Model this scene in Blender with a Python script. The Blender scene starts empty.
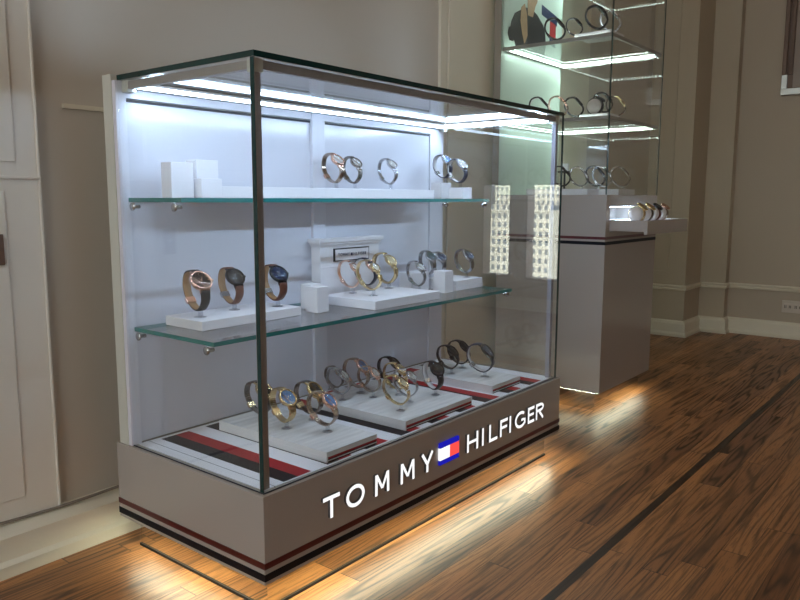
import bpy, bmesh, math, random
from mathutils import Vector, Matrix
random.seed(7)
PI = math.pi
S = bpy.context.scene
COL = S.collection
S.view_settings.view_transform = 'Standard'
S.view_settings.look = 'None'
S.view_settings.gamma = 1
S.view_settings.use_curve_mapping = False
S.view_settings.exposure = 0.17
S.cycles.max_bounces = 12
S.cycles.transparent_max_bounces = 24
S.cycles.glossy_bounces = 6
S.cycles.diffuse_bounces = 5
S.cycles.sample_clamp_indirect = 6.0
S.cycles.caustics_refractive = False

# ------------------------------------------------------------------ materials
def new_mat(name):
    m = bpy.data.materials.new(name); m.use_nodes = True
    nt = m.node_tree; nt.nodes.clear()
    out = nt.nodes.new('ShaderNodeOutputMaterial')
    return m, nt, out

def N(nt, t, **kw):
    n = nt.nodes.new(t)
    for k, v in kw.items():
        if k.startswith('i_'):
            key = k[2:]
            key = int(key) if key.isdigit() else key
            n.inputs[key].default_value = v
        else: setattr(n, k, v)
    return n

def M2(nt, op, a, b=None, c=None):
    n = nt.nodes.new('ShaderNodeMath'); n.operation = op
    for i, v in enumerate((a, b, c)):
        if v is None: continue
        if isinstance(v, (int, float)): n.inputs[i].default_value = v
        else: nt.links.new(v, n.inputs[i])
    return n.outputs[0]

def mixc(nt, fac, a, b):
    n = nt.nodes.new('ShaderNodeMix'); n.data_type = 'RGBA'
    for s, v in ((n.inputs[0], fac), (n.inputs[6], a), (n.inputs[7], b)):
        if isinstance(v, (int, float)): s.default_value = v
        elif isinstance(v, tuple): s.default_value = (*v[:3], 1)
        else: nt.links.new(v, s)
    return n.outputs[2]

def paint(name, col, rough=.5, metal=0, var=.04, scale=12, coat=0, bump=0, spec=.5, stretch=None):
    m, nt, out = new_mat(name)
    b = N(nt, 'ShaderNodeBsdfPrincipled')
    b.inputs['Roughness'].default_value = rough
    b.inputs['Metallic'].default_value = metal
    b.inputs['Coat Weight'].default_value = coat
    b.inputs['Coat Roughness'].default_value = .05
    b.inputs['Specular IOR Level'].default_value = spec
    tc = N(nt, 'ShaderNodeTexCoord')
    vec = tc.outputs['Object']
    if stretch:
        mp = N(nt, 'ShaderNodeMapping'); mp.inputs['Scale'].default_value = stretch
        nt.links.new(vec, mp.inputs[0]); vec = mp.outputs[0]
    no = N(nt, 'ShaderNodeTexNoise'); no.inputs['Scale'].default_value = scale
    no.inputs['Detail'].default_value = 4
    nt.links.new(vec, no.inputs['Vector'])
    dark = tuple(c*(1-var*2) for c in col); lite = tuple(min(1, c*(1+var*2)) for c in col)
    nt.links.new(mixc(nt, no.outputs['Fac'], dark, lite), b.inputs['Base Color'])
    if bump:
        bp = N(nt, 'ShaderNodeBump'); bp.inputs['Strength'].default_value = bump
        bp.inputs['Distance'].default_value = .002
        nt.links.new(no.outputs['Fac'], bp.inputs['Height']); nt.links.new(bp.outputs[0], b.inputs['Normal'])
    nt.links.new(b.outputs[0], out.inputs[0])
    return m

def emis(name, col, s):
    m, nt, out = new_mat(name)
    e = N(nt, 'ShaderNodeEmission'); e.inputs[0].default_value = (*col, 1); e.inputs[1].default_value = s
    nt.links.new(e.outputs[0], out.inputs[0]); return m

def pane(name, tint=(1, 1, 1), rough=0.0, ior=1.5):
    m, nt, out = new_mat(name)
    g = N(nt, 'ShaderNodeNewGeometry')
    io = M2(nt, 'ADD', M2(nt, 'MULTIPLY', g.outputs['Backfacing'], 1/ior-ior), ior)
    fr = N(nt, 'ShaderNodeFresnel'); nt.links.new(io, fr.inputs[0])
    t = N(nt, 'ShaderNodeBsdfTransparent'); t.inputs[0].default_value = (*tint, 1)
    gl = N(nt, 'ShaderNodeBsdfGlossy'); gl.inputs['Roughness'].default_value = rough
    mx = N(nt, 'ShaderNodeMixShader')
    nt.links.new(fr.outputs[0], mx.inputs[0]); nt.links.new(t.outputs[0], mx.inputs[1]); nt.links.new(gl.outputs[0], mx.inputs[2])
    nt.links.new(mx.outputs[0], out.inputs[0]); return m

def floor_mat():
    m, nt, out = new_mat('stained_oak')
    b = N(nt, 'ShaderNodeBsdfPrincipled')
    tc = N(nt, 'ShaderNodeTexCoord'); sx = N(nt, 'ShaderNodeSeparateXYZ')
    nt.links.new(tc.outputs['Object'], sx.inputs[0])
    X, Y = sx.outputs[0], sx.outputs[1]
    w = .055
    yy = M2(nt, 'DIVIDE', M2(nt, 'ADD', Y, .375), w)
    row = M2(nt, 'FLOOR', yy); fy = M2(nt, 'FRACT', yy)
    wn = N(nt, 'ShaderNodeTexWhiteNoise', noise_dimensions='1D'); nt.links.new(row, wn.inputs['W'])
    xx = M2(nt, 'ADD', M2(nt, 'DIVIDE', X, .85), M2(nt, 'MULTIPLY', wn.outputs['Value'], 7.3))
    seg = M2(nt, 'FLOOR', xx); fx = M2(nt, 'FRACT', xx)
    cb = N(nt, 'ShaderNodeCombineXYZ'); nt.links.new(row, cb.inputs[0]); nt.links.new(seg, cb.inputs[1])
    w2 = N(nt, 'ShaderNodeTexWhiteNoise', noise_dimensions='3D'); nt.links.new(cb.outputs[0], w2.inputs[0])
    rnd = w2.outputs['Value']
    # growth-ring contours, different in every board
    gx = M2(nt, 'ADD', M2(nt, 'MULTIPLY', X, 1.35), M2(nt, 'MULTIPLY', rnd, 61.0))
    gy = M2(nt, 'ADD', M2(nt, 'MULTIPLY', Y, 25.0), M2(nt, 'MULTIPLY', rnd, 23.0))
    c2 = N(nt, 'ShaderNodeCombineXYZ'); nt.links.new(gx, c2.inputs[0]); nt.links.new(gy, c2.inputs[1])
    n1 = N(nt, 'ShaderNodeTexNoise'); n1.inputs['Scale'].default_value = .8; n1.inputs['Detail'].default_value = .8
    nt.links.new(c2.outputs[0], n1.inputs['Vector'])
    ring = M2(nt, 'SINE', M2(nt, 'MULTIPLY', n1.outputs['Fac'], 62.0))
    ring = M2(nt, 'POWER', M2(nt, 'MULTIPLY_ADD', ring, .5, .5), 3.0)
    # fine pores
    c3 = N(nt, 'ShaderNodeMapping'); c3.inputs['Scale'].default_value = (14, 330, 1)
    nt.links.new(tc.outputs['Object'], c3.inputs[0])
    n2 = N(nt, 'ShaderNodeTexNoise'); n2.inputs['Scale'].default_value = 1; n2.inputs['Detail'].default_value = 3
    nt.links.new(c3.outputs[0], n2.inputs['Vector'])
    n3 = N(nt, 'ShaderNodeTexNoise'); n3.inputs['Scale'].default_value = 6; n3.inputs['Detail'].default_value = 2
    nt.links.new(tc.outputs['Object'], n3.inputs['Vector'])
    base = mixc(nt, rnd, FL_A, FL_B)
    mask = M2(nt, 'MULTIPLY', ring, M2(nt, 'MULTIPLY', M2(nt, 'MULTIPLY_ADD', n3.outputs['Fac'], 1.3, .0), M2(nt, 'MULTIPLY_ADD', w2.outputs['Value'], -.8, 1.4)))
    mask = M2(nt, 'MINIMUM', mask, .93)
    c = mixc(nt, mask, base, (.035, .018, .010))
    pore = M2(nt, 'MULTIPLY', M2(nt, 'GREATER_THAN', n2.outputs['Fac'], .56), .38)
    c = mixc(nt, pore, c, (.05, .026, .014))
    e1 = M2(nt, 'LESS_THAN', fy, .022); e2 = M2(nt, 'LESS_THAN', fx, .003)
    seam = M2(nt, 'MULTIPLY', M2(nt, 'MAXIMUM', e1, e2), .75)
    c = mixc(nt, seam, c, (.02, .012, .008))
    inl = M2(nt, 'MULTIPLY', M2(nt, 'LESS_THAN', Y, -.375), M2(nt, 'GREATER_THAN', Y, -.396))
    c = mixc(nt, M2(nt, 'MULTIPLY', inl, .93), c, (.012, .008, .006))
    nt.links.new(c, b.inputs['Base Color'])
    rr = M2(nt, 'MULTIPLY_ADD', n3.outputs['Fac'], .10, .30)
    nt.links.new(M2(nt, 'ADD', rr, M2(nt, 'MULTIPLY', mask, .1)), b.inputs['Roughness'])
    bp = N(nt, 'ShaderNodeBump'); bp.inputs['Strength'].default_value = .12; bp.inputs['Distance'].default_value = .001
    hh = M2(nt, 'SUBTRACT', M2(nt, 'MULTIPLY', n2.outputs['Fac'], .5), M2(nt, 'ADD', seam, M2(nt, 'MULTIPLY', mask, .5)))
    nt.links.new(hh, bp.inputs['Height']); nt.links.new(bp.outputs[0], b.inputs['Normal'])
    nt.links.new(b.outputs[0], out.inputs[0]); return m

def facade_mat():
    m, nt, out = new_mat('stone_facade')
    b = N(nt, 'ShaderNodeBsdfPrincipled'); b.inputs['Roughness'].default_value = .8
    tc = N(nt, 'ShaderNodeTexCoord'); sx = N(nt, 'ShaderNodeSeparateXYZ')
    nt.links.new(tc.outputs['Object'], sx.inputs[0])
    fy = M2(nt, 'FRACT', M2(nt, 'DIVIDE', sx.outputs[1], 1.35)); fz = M2(nt, 'FRACT', M2(nt, 'DIVIDE', sx.outputs[2], 1.75))
    a = M2(nt, 'MULTIPLY', M2(nt, 'GREATER_THAN', fy, .52), M2(nt, 'GREATER_THAN', fz, .42))
    no = N(nt, 'ShaderNodeTexNoise'); no.inputs['Scale'].default_value = .3
    nt.links.new(tc.outputs['Object'], no.inputs['Vector'])
    wall = mixc(nt, no.outputs['Fac'], (.62, .56, .42), (.80, .76, .62))
    nt.links.new(mixc(nt, a, wall, (.16, .19, .20)), b.inputs['Base Color'])
    nt.links.new(b.outputs[0], out.inputs[0]); return m

FL_A, FL_B = (.190, .074, .027), (.47, .205, .070)
MT = {}
MT['floor'] = floor_mat()
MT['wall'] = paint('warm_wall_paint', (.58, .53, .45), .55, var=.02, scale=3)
MT['wallR'] = paint('shaded_wall_paint', (.47, .40, .305), .55, var=.02, scale=3)  # darker copy of the wall paint, the right wall's shade in its colour
MT['darkwall'] = paint('darkened_unseen_wall', (.16, .11, .075), .5)  # unseen front wall, coloured dark to weaken its reflection in the glass
MT['trimR'] = paint('shaded_trim_paint', (.50, .43, .32), .45, var=.02, scale=5)  # trim paint darkened for the right-hand pilasters, their shade put into the colour
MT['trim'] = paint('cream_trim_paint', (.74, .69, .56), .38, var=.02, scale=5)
MT['panelwall'] = paint('grey_cream_paneling', (.78, .745, .66), .35, var=.02, scale=4)
MT['ceil'] = paint('ceiling_paint', (.72, .68, .6), .8)
MT['body'] = paint('greige_lacquer', (.42, .385, .35), .22, var=.01, scale=2, coat=.3)
MT['white'] = paint('white_lacquer', (.76, .77, .84), .28, var=.01)
MT['doorwhite'] = paint('white_gloss_panel', (.72, .73, .80), .16, var=.01)
MT['edge'] = paint('pale_edge', (.62, .63, .56), .45, var=.01)
MT['seam'] = paint('seam_shadow_gap', (.03, .03, .04), .6)
MT['block'] = paint('white_block', (.82, .81, .84), .45, var=.01)
MT['red'] = paint('red_vinyl', (.36, .012, .018), .5, var=.02, spec=.2)
MT['navy'] = paint('black_navy_vinyl', (.008, .009, .014), .5, var=.02, spec=.15)
MT['sred'] = paint('dark_red_stripe', (.085, .008, .010), .3, var=.02)
MT['wash'] = paint('whitewashed_board', (.72, .71, .70), .5, var=.2, scale=1, stretch=(6, 70, 30))
MT['washside'] = paint('whitewashed_board_side', (.74, .74, .75), .5, var=.03, scale=5)
MT['plank'] = paint('white_board_mat', (.84, .84, .88), .45, var=.04, scale=1, stretch=(60, 5, 5))
MT['glass'] = pane('clear_glass', (.985, .995, .99))
MT['gedge'] = paint('green_glass_edge', (.010, .042, .040), .12, var=.1, scale=20)
MT['gshelf'] = paint('teal_shelf_edge', (.03, .22, .21), .12, var=.1, scale=20)
MT['cryst'] = pane('watch_crystal', (1, 1, 1), 0, 1.25)
MT['pedge'] = paint('pale_glass_edge', (.30, .33, .29), .2)
MT['postR'] = paint('pale_post', (.36, .36, .42), .4)
MT['ledTb'] = emis('tower_back_strip', (.80, 1.0, .91), 14)
MT['acry'] = pane('clear_acrylic', (.90, .91, .93), .08)
MT['alu'] = paint('brushed_aluminium', (.42, .40, .36), .38, metal=.75, var=.02)
MT['chan'] = paint('light_channel_metal', (.40, .37, .34), .45, metal=.2, var=.02)
MT['mirror'] = paint('mirror_kick', (.72, .70, .64), .04, metal=1, var=.01)
MT['blackgap'] = paint('black_foot', (.01, .01, .01), .6)
MT['led'] = emis('cool_light_strip', (.57, .75, 1.0), 74)
MT['ledB'] = emis('cool_back_strip', (.57, .75, 1.0), 18)
MT['ledT'] = emis('tower_light_strip', (.80, 1.0, .91), 40)
MT['ledF'] = emis('underside_light_strip', (.96, 1.0, .76), 32)
def dots(name, col, s, freq, ax):
    m, nt, out = new_mat(name); tc = N(nt, 'ShaderNodeTexCoord'); sx = N(nt, 'ShaderNodeSeparateXYZ')
    nt.links.new(tc.outputs['Object'], sx.inputs[0])
    e = N(nt, 'ShaderNodeEmission'); e.inputs[0].default_value = (*col, 1)
    nt.links.new(M2(nt, 'MULTIPLY', M2(nt, 'LESS_THAN', M2(nt, 'FRACT', M2(nt, 'MULTIPLY', sx.outputs[ax], freq)), .5), s), e.inputs[1])
    nt.links.new(e.outputs[0], out.inputs[0]); return m
MT['ledD'] = dots('tower_dotted_strip', (.80, 1.0, .91), 22, 60, 1)
MT['sign'] = emis('backlit_white_letter', (1, 1, 1), .95)
MT['signb'] = emis('backlit_blue', (.012, .012, .36), 1.0)
MT['signr'] = emis('backlit_red', (1.0, .09, .075), .9)
MT['lside'] = paint('letter_side', (.10, .09, .085), .5)
MT['grey'] = paint('grey_shelf_frame', (.30, .29, .27), .4, metal=.3)
MT['mint'] = paint('white_tower_panel', (.62, .74, .66), .35, var=.01)
MT['chrome'] = paint('chrome', (.55, .54, .52), .18, metal=1, var=.02)
MT['silver'] = paint('silver_frame', (.80, .82, .82), .25, metal=.3, var=.02)
MT['brown'] = paint('brown_frame', (.16, .10, .07), .4)
MT['artmirror'] = paint('dim_art_print', (.32, .26, .22), .3)
MT['cable'] = paint('grey_cable', (.20, .17, .14), .5)
MT['plate'] = paint('outlet_plate', (.62, .56, .48), .35, var=.01)
MT['hole'] = paint('outlet_slot', (.05, .04, .035), .6)
# watch materials
MT['gold'] = paint('yellow_gold', (.74, .58, .32), .22, metal=1, var=.03)
MT['rose'] = paint('rose_gold', (.80, .52, .41), .22, metal=1, var=.03)
MT['steel'] = paint('steel', (.46, .46, .48), .26, metal=1, var=.03)
MT['twotone'] = paint('bronze_steel', (.46, .37, .30), .24, metal=1, var=.03)
MT['gun'] = paint('black_steel', (.035, .035, .04), .25, metal=.7, var=.03)
MT['bronze'] = paint('dark_bronze_steel', (.24, .21, .19), .25, metal=1, var=.03)
MT['black'] = paint('black_leather', (.012, .012, .013), .45, var=.1, scale=300, bump=.2)
MT['tan'] = paint('tan_lining', (.42, .26, .13), .6, var=.08)
MT['brownl'] = paint('brown_leather', (.13, .042, .022), .45, var=.1, scale=300, bump=.2)
MT['navyl'] = paint('navy_silicone', (.008, .012, .035), .4)
MT['blackr'] = paint('black_silicone', (.014, .014, .016), .4)
MT['whiter'] = paint('white_lining', (.62, .62, .64), .5)
MT['dialk'] = paint('black_dial', (.012, .012, .016), .45, spec=.12)
MT['dialn'] = paint('navy_dial', (.015, .03, .09), .2, spec=.12)
MT['dialw'] = paint('white_dial', (.72, .72, .70), .25)
MT['dialb'] = paint('sky_blue_dial', (.13, .30, .62), .25, spec=.12)
MT['dialc'] = paint('champagne_dial', (.66, .60, .42), .25)
MT['dialg'] = paint('green_grey_dial', (.05, .10, .10), .25, spec=.12)
MT['skin'] = paint('printed_skin', (.42, .26, .14), .5, var=.15, scale=30)
MT['tee'] = paint('printed_black_tee', (.012, .013, .018), .5)
MT['poster'] = paint('printed_pale_backdrop', (.60, .72, .66), .5)
MT['fnavy'] = paint('printed_navy', (.012, .03, .10), .5)
MT['fred'] = paint('printed_red', (.42, .03, .035), .5)
MT['pillow'] = paint('pale_cushion', (.60, .56, .53), .7)
MT['facade'] = facade_mat()
MT['tower_dark'] = paint('dark_curtain_wall', (.10, .105, .11), .5)

# ------------------------------------------------------------------ mesh helpers
class MB:
    def __init__(s): s.v = []; s.f = []; s.m = []; s.mats = []; s.sm = []
    def mi(s, m):
        m = MT[m] if isinstance(m, str) else m
        if m not in s.mats: s.mats.append(m)
        return s.mats.index(m)
    def add(s, vs, fs, m, smooth=False):
        b = len(s.v); s.v += [tuple(v) for v in vs]; k = s.mi(m)
        for f in fs: s.f.append(tuple(b+i for i in f)); s.m.append(k); s.sm.append(smooth)
        return s
    def box(s, x0, x1, y0, y1, z0, z1, m='white', faces=None):
        vs = [(x0,y0,z0),(x1,y0,z0),(x1,y1,z0),(x0,y1,z0),(x0,y0,z1),(x1,y0,z1),(x1,y1,z1),(x0,y1,z1)]
        F = {'-z':(0,3,2,1),'+z':(4,5,6,7),'-y':(0,1,5,4),'+x':(1,2,6,5),'+y':(2,3,7,6),'-x':(3,0,4,7)}
        if faces:
            for k, f in F.items(): s.add([vs[i] for i in f], [(0,1,2,3)], faces.get(k, m))
        else: s.add(vs, list(F.values()), m)
        return s
    def extr(s, poly, depth, mf, ms, tf):
        """2-D convex polygon (u,v) -> prism; tf(u,v,w) gives the 3-D point, w=0 back, w=depth front"""
        n = len(poly)
        s.add([tf(u, v, depth) for u, v in poly], [tuple(range(n))], mf)
        s.add([tf(u, v, 0) for u, v in poly], [tuple(reversed(range(n)))], ms)
        vs = [tf(u, v, 0) for u, v in poly]+[tf(u, v, depth) for u, v in poly]
        s.add(vs, [(i, (i+1) % n, n+(i+1) % n, n+i) for i in range(n)], ms)
        return s
    def lathe(s, prof, M, m, n=24, smooth=True):
        """profile (r,h) around local z, placed by matrix M"""
        vs = []
        for r, h in prof:
            for k in range(n):
                a = 2*PI*k/n; vs.append(M @ Vector((r*math.cos(a), r*math.sin(a), h)))
        fs = []
        for j in range(len(prof)-1):
            for k in range(n): fs.append((j*n+k, j*n+(k+1) % n, (j+1)*n+(k+1) % n, (j+1)*n+k))
        if prof[0][0] > 1e-6: fs.append(tuple(reversed(range(n))))
        if prof[-1][0] > 1e-6: fs.append(tuple((len(prof)-1)*n+k for k in range(n)))
        return s.add(vs, fs, m, smooth)
    def tube(s, pts, r, m, n=8):
        pts = [Vector(p) for p in pts]; vs = []
        for i, p in enumerate(pts):
            d = (pts[min(i+1, len(pts)-1)]-pts[max(i-1, 0)]).normalized()
            a = d.cross(Vector((0, 0, 1)));
            if a.length < 1e-3: a = d.cross(Vector((1, 0, 0)))
            a.normalize(); b = a.cross(d)
            for k in range(n): t = 2*PI*k/n; vs.append(p+a*r*math.cos(t)+b*r*math.sin(t))
        fs = [(j*n+k, j*n+(k+1) % n, (j+1)*n+(k+1) % n, (j+1)*n+k) for j in range(len(pts)-1) for k in range(n)]
        fs += [tuple(reversed(range(n))), tuple((len(pts)-1)*n+k for k in range(n))]
        return s.add(vs, fs, m, True)
    def build(s, name, parent=None, bevel=0, fix=True):
        me = bpy.data.meshes.new(name); me.from_pydata(s.v, [], s.f)
        for m in s.mats: me.materials.append(m)
        me.polygons.foreach_set('material_index', s.m); me.polygons.foreach_set('use_smooth', s.sm)
        me.update()
        if fix:
            bm = bmesh.new(); bm.from_mesh(me)
            bmesh.ops.remove_doubles(bm, verts=bm.verts, dist=1e-6)
            bmesh.ops.recalc_face_normals(bm, faces=bm.faces); bm.to_mesh(me); bm.free()
        o = bpy.data.objects.new(name, me); COL.objects.link(o)
        if parent: o.parent = parent
        if bevel:
            b = o.modifiers.new('Bevel', 'BEVEL'); b.width = bevel; b.segments = 2; b.limit_method = 'ANGLE'
        return o

def tag(o, label=None, cat=None, group=None, kind=None):
    if label: o['label'] = label
    if cat: o['category'] = cat
    if group: o['group'] = group
    if kind: o['kind'] = kind
    return o
def thing(name, label, cat, loc=(0, 0, 0), rz=0, group=None):
    o = bpy.data.objects.new(name, None); o.empty_display_size = .02; COL.objects.link(o)
    o.location = loc; o.rotation_euler = (0, 0, rz)
    return tag(o, label, cat, group)
def struct(name, mb, label=None, bevel=0):
    o = mb.build(name, bevel=bevel); o['kind'] = 'structure'; return o
def box(name, parent, m, x0, x1, y0, y1, z0, z1, faces=None, bevel=0):
    return MB().box(x0, x1, y0, y1, z0, z1, m, faces).build(name, parent, bevel)

# ------------------------------------------------------------------ camera
cam_d = bpy.data.cameras.new('camera'); cam = bpy.data.objects.new('camera', cam_d); COL.objects.link(cam)
f_, p_, y_, r_ = 737.4, .135951, .895115, .0025553
fw = Vector((math.sin(y_)*math.cos(p_), math.cos(y_)*math.cos(p_), -math.sin(p_)))
r = fw.cross(Vector((0, 0, 1))).normalized(); u = r.cross(fw)
r2 = r*math.cos(r_)+u*math.sin(r_); u2 = -r*math.sin(r_)+u*math.cos(r_)
cam.matrix_world = Matrix(((r2.x, u2.x, -fw.x, -.86598), (r2.y, u2.y, -fw.y, -1.01829), (r2.z, u2.z, -fw.z, .54575), (0, 0, 0, 1)))
cam_d.sensor_width = 36; cam_d.lens = f_*36/800; cam_d.clip_start = .02; cam_d.clip_end = 1000
S.camera = cam

# ------------------------------------------------------------------ room
ZF, ZC = -.25, 2.55
XL, XR, YB, YW = -4.2, 3.84, -3.6, .60
struct('floor', MB().box(XL-.1, XR+.1, YB-.1, YW+.1, ZF-.06, ZF, 'floor'))
struct('ceiling', MB().box(XL-.1, XR+.1, YB-.1, YW+.1, ZC, ZC+.08, 'ceil'))
struct('wall_back', MB().box(XL-.1, XR+.1, YW, YW+.1, ZF, ZC, 'wall'))
struct('wall_front', MB().box(XL-.1, XR+.1, YB-.1, YB, ZF, ZC, 'darkwall'))
def wall_x(name, x0, x1, openings, m):
    mb = MB(); ys = YB; 
    for (a, b, z0, z1) in sorted(openings):
        mb.box(x0, x1, ys, a, ZF, ZC, m); mb.box(x0, x1, a, b, ZF, z0, m); mb.box(x0, x1, a, b, z1, ZC, m); ys = b
    mb.box(x0, x1, ys, YW, ZF, ZC, m)
    return struct(name, mb)
OPL = [(-3.2, -2.3, .35, 2.1), (-2.0, -1.1, .35, 2.1), (-.8, .1, .35, 2.1)]
OPR = [(-1.965, -1.72, -.02, .66), (-1.60, -1.33, -.03, .66)]
wall_x('wall_left', XL-.1, XL, OPL, 'wall')
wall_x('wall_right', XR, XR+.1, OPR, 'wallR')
k = 1
for (a, b, z0, z1), x in [(o, XL-.05) for o in OPL]+[(o, XR+.05) for o in OPR]:
    w = bpy.data.objects.new('window_%d' % k, None); w['kind'] = 'structure'; COL.objects.link(w); k += 1
    mb = MB(); t = .012 if x > 0 else .04
    fm, fd = ('brown', .05) if x > 0 else ('trim', .03)
    mb.box(x-fd, x+fd, a, a+t, z0, z1, fm).box(x-fd, x+fd, b-t, b, z0, z1, fm)
    mb.box(x-fd, x+fd, a+t, b-t, z0, z0+t, fm).box(x-fd, x+fd, a+t, b-t, z1-t, z1, fm)
    if x < 0: mb.box(x-.02, x+.02, a+t, b-t, (z0+z1)/2-.02, (z0+z1)/2+.02, 'trim')
    mb.build('window_frame', w)
    MB().box(x-.003, x+.003, a+t, b-t, z0+t, z1-t, 'glass').build('window_pane', w)
# pilasters on the right wall
def moulding(name, prof, path, m='trim'):
    """profile (out, z) swept along an x-y path; 'out' is measured to the right of travel"""
    mb = MB(); n = len(path); vs = []
    for i, (x, y) in enumerate(path):
        def dirn(a, b): v = Vector((b[0]-a[0], b[1]-a[1])); return v.normalized()
        if i == 0: d = dirn(path[0], path[1]); nn = Vector((d.y, -d.x))
        elif i == n-1: d = dirn(path[-2], path[-1]); nn = Vector((d.y, -d.x))
        else:
            d1, d2 = dirn(path[i-1], path[i]), dirn(path[i], path[i+1])
            n1, n2 = Vector((d1.y, -d1.x)), Vector((d2.y, -d2.x)); nn = (n1+n2)/(1+n1.dot(n2))
        for o, z in prof: vs.append((x+nn.x*o, y+nn.y*o, z))
    q = len(prof)
    fs = [(i*q+j, (i+1)*q+j, (i+1)*q+(j+1) % q, i*q+(j+1) % q) for i in range(n-1) for j in range(q)]
    mb.add(vs, fs, m); mb.add(vs[:q], [tuple(range(q))], m); mb.add(vs[-q:], [tuple(range(q))], m)
    return struct(name, mb)
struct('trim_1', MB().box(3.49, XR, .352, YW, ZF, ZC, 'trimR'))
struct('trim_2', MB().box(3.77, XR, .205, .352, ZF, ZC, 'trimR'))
# panel moulding on the big pilaster face, facing -x
mb = MB()
mb.box(3.482, 3.492, .452, .460, .12, 2.3, 'trimR').box(3.482, 3.492, .460, .595, .12, .130, 'trimR')
struct('trim_3', mb)
pathR = [(XR, YB), (XR, .205), (3.77, .205), (3.77, .352), (3.49, .352), (3.49, YW)]
pathR = pathR[::-1]
baseprof = [(0, ZF), (.026, ZF), (.026, ZF+.014), (.018, ZF+.026), (.016, ZF+.075), (.010, ZF+.088), (0, ZF+.094)]
moulding('baseboard_right', baseprof, pathR)
moulding('trim_4', [(0, .022), (.010, .022), (.012, .030), (.006, .036), (.014, .042), (.014, .050), (0, .052)], pathR[:-1]+[(XR, -1.30)])
# back wall: deep baseboard, panelling and the pilaster right of the case
moulding('baseboard_back', [(0, ZF), (.060, ZF), (.060, ZF+.026), (.050, ZF+.034), (.046, ZF+.082), (.018, ZF+.100), (0, ZF+.102)], [(XL, YW), (3.49, YW)])
struct('trim_5', MB().box(1.37, 1.41, .588, YW, ZF+.10, ZC, 'trim').box(1.414, 2.6, .582, YW, ZF+.10, ZC, 'trim'))
struct('wall_light_line', MB().box(-.035, 1.36, .594, YW, .742, .752, 'trim'))  # added strip in place of a bright line of light on the wall
mb = MB()
mb.box(-1.30, -.10, .585, YW, -.158, 2.35, 'panelwall')
mb.box(-1.30, -.10, .579, .585, .585, .592, 'panelwall').box(-.106, -.10, .580, .585, -.158, 2.35, 'panelwall')
mb.box(-1.10, -.177, .581, .585, -.10, .56, 'panelwall')
mb.box(-1.10, -.150, .581, .585, .62, 2.25, 'panelwall')
struct('trim_7', mb, bevel=.002)
t = thing('wall_latch_plate', 'small dark brown plate on the pale wall panel at the left', 'plate', (-.205, .579, .44))
box('plate', t, 'brown', -.018, .018, -.004, 0, -.032, .032, bevel=.002)
MB().lathe([(.005, 0), (.006, .004), (.004, .01)], Matrix.Translation((0, -.004, 0)) @ Matrix.Rotation(PI/2, 4, 'X'), 'hole').build('knob', t)
pts = []
for i in range(40):
    x = -1.0+i*.031; pts.append((x, .572-.006*math.sin(x*9), ZF+.108+.004*math.sin(x*14)))
tag(MB().tube(pts, .0035, 'cable').build('power_cable'), 'thin grey cable lying along the top of the baseboard', 'cable')
pts = [(p[0], p[1]-.009+.004*math.sin(p[0]*6), p[2]-.003) for p in pts if p[0] < -.12]

# outlet and framed picture on the right wall
t = thing('wall_outlet', 'cream two-gang electrical outlet low on the right wall', 'outlet', (XR, -.155, -.065))
box('cover_plate', t, 'plate', -.008, 0, -.058, .058, -.035, .035, bevel=.003)
for dy in (-.027, .027):
    o = box('socket', t, 'plate', -.011, -.006, dy-.022, dy+.022, -.017, .017, bevel=.002)
    for s in (-1, 1):
        box('slot', o, 'hole', -.0125, -.010, dy+s*.012-.005, dy+s*.012-.002, -.008, .008)
        box('slot', o, 'hole', -.0125, -.010, dy+s*.012+.002, dy+s*.012+.005, -.008, .008)
t = thing('picture_frame', 'brown wall frame with a bright silver lower rail, at the top right', 'picture frame', (XR, -.30, 1.13))
box('back_board', t, 'brown', -.02, 0, -.27, .27, .02, .95)
box('frame_rail', t, 'silver', -.04, 0, -.285, .285, 0, .035, bevel=.003)
box('frame_corner', t, 'silver', -.036, 0, .255, .285, .035, .11, bevel=.002)
box('frame_corner', t, 'silver', -.036, 0, -.285, -.255, .035, .11, bevel=.002)
box('frame_stile', t, 'brown', -.040, 0, .262, .284, .11, .95, bevel=.003)
box('frame_stile', t, 'brown', -.034, 0, .232, .252, .11, .95, bevel=.003)
box('frame_stile', t, 'brown', -.040, 0, -.284, -.262, .11, .95, bevel=.003)
box('art_print', t, 'artmirror', -.025, -.020, -.25, .228, .04, .93)

# unseen ceiling panels, added as warm fill and to wash the back wall
MT['ceilw'] = emis('warm_fill_light', (1.0, .74, .50), 9)
for i, (x, y) in enumerate([(-2.6, -1.2), (-.4, -2.2), (2.2, -1.4), (-1.0, .12), (1.5, .05)]):
    t = thing('added_fill_light', ['added warm ceiling fill light by the left windows', 'added warm ceiling fill light behind the viewer', 'added warm ceiling fill light in front of the tower', 'added warm ceiling fill light nearest the panelled back wall', 'added warm ceiling fill light above the front of the case'][i], 'ceiling light', (x, y, ZC))
    box('frame', t, 'white', -.17, .17, -.17, .17, -.012, -.002)
    MB().add([(-.14, -.14, -.016), (-.14, .14, -.016), (.14, .14, -.016), (.14, -.14, -.016)], [(0, 1, 2, 3)], 'ceilw').build('diffuser', t, fix=False)

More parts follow.
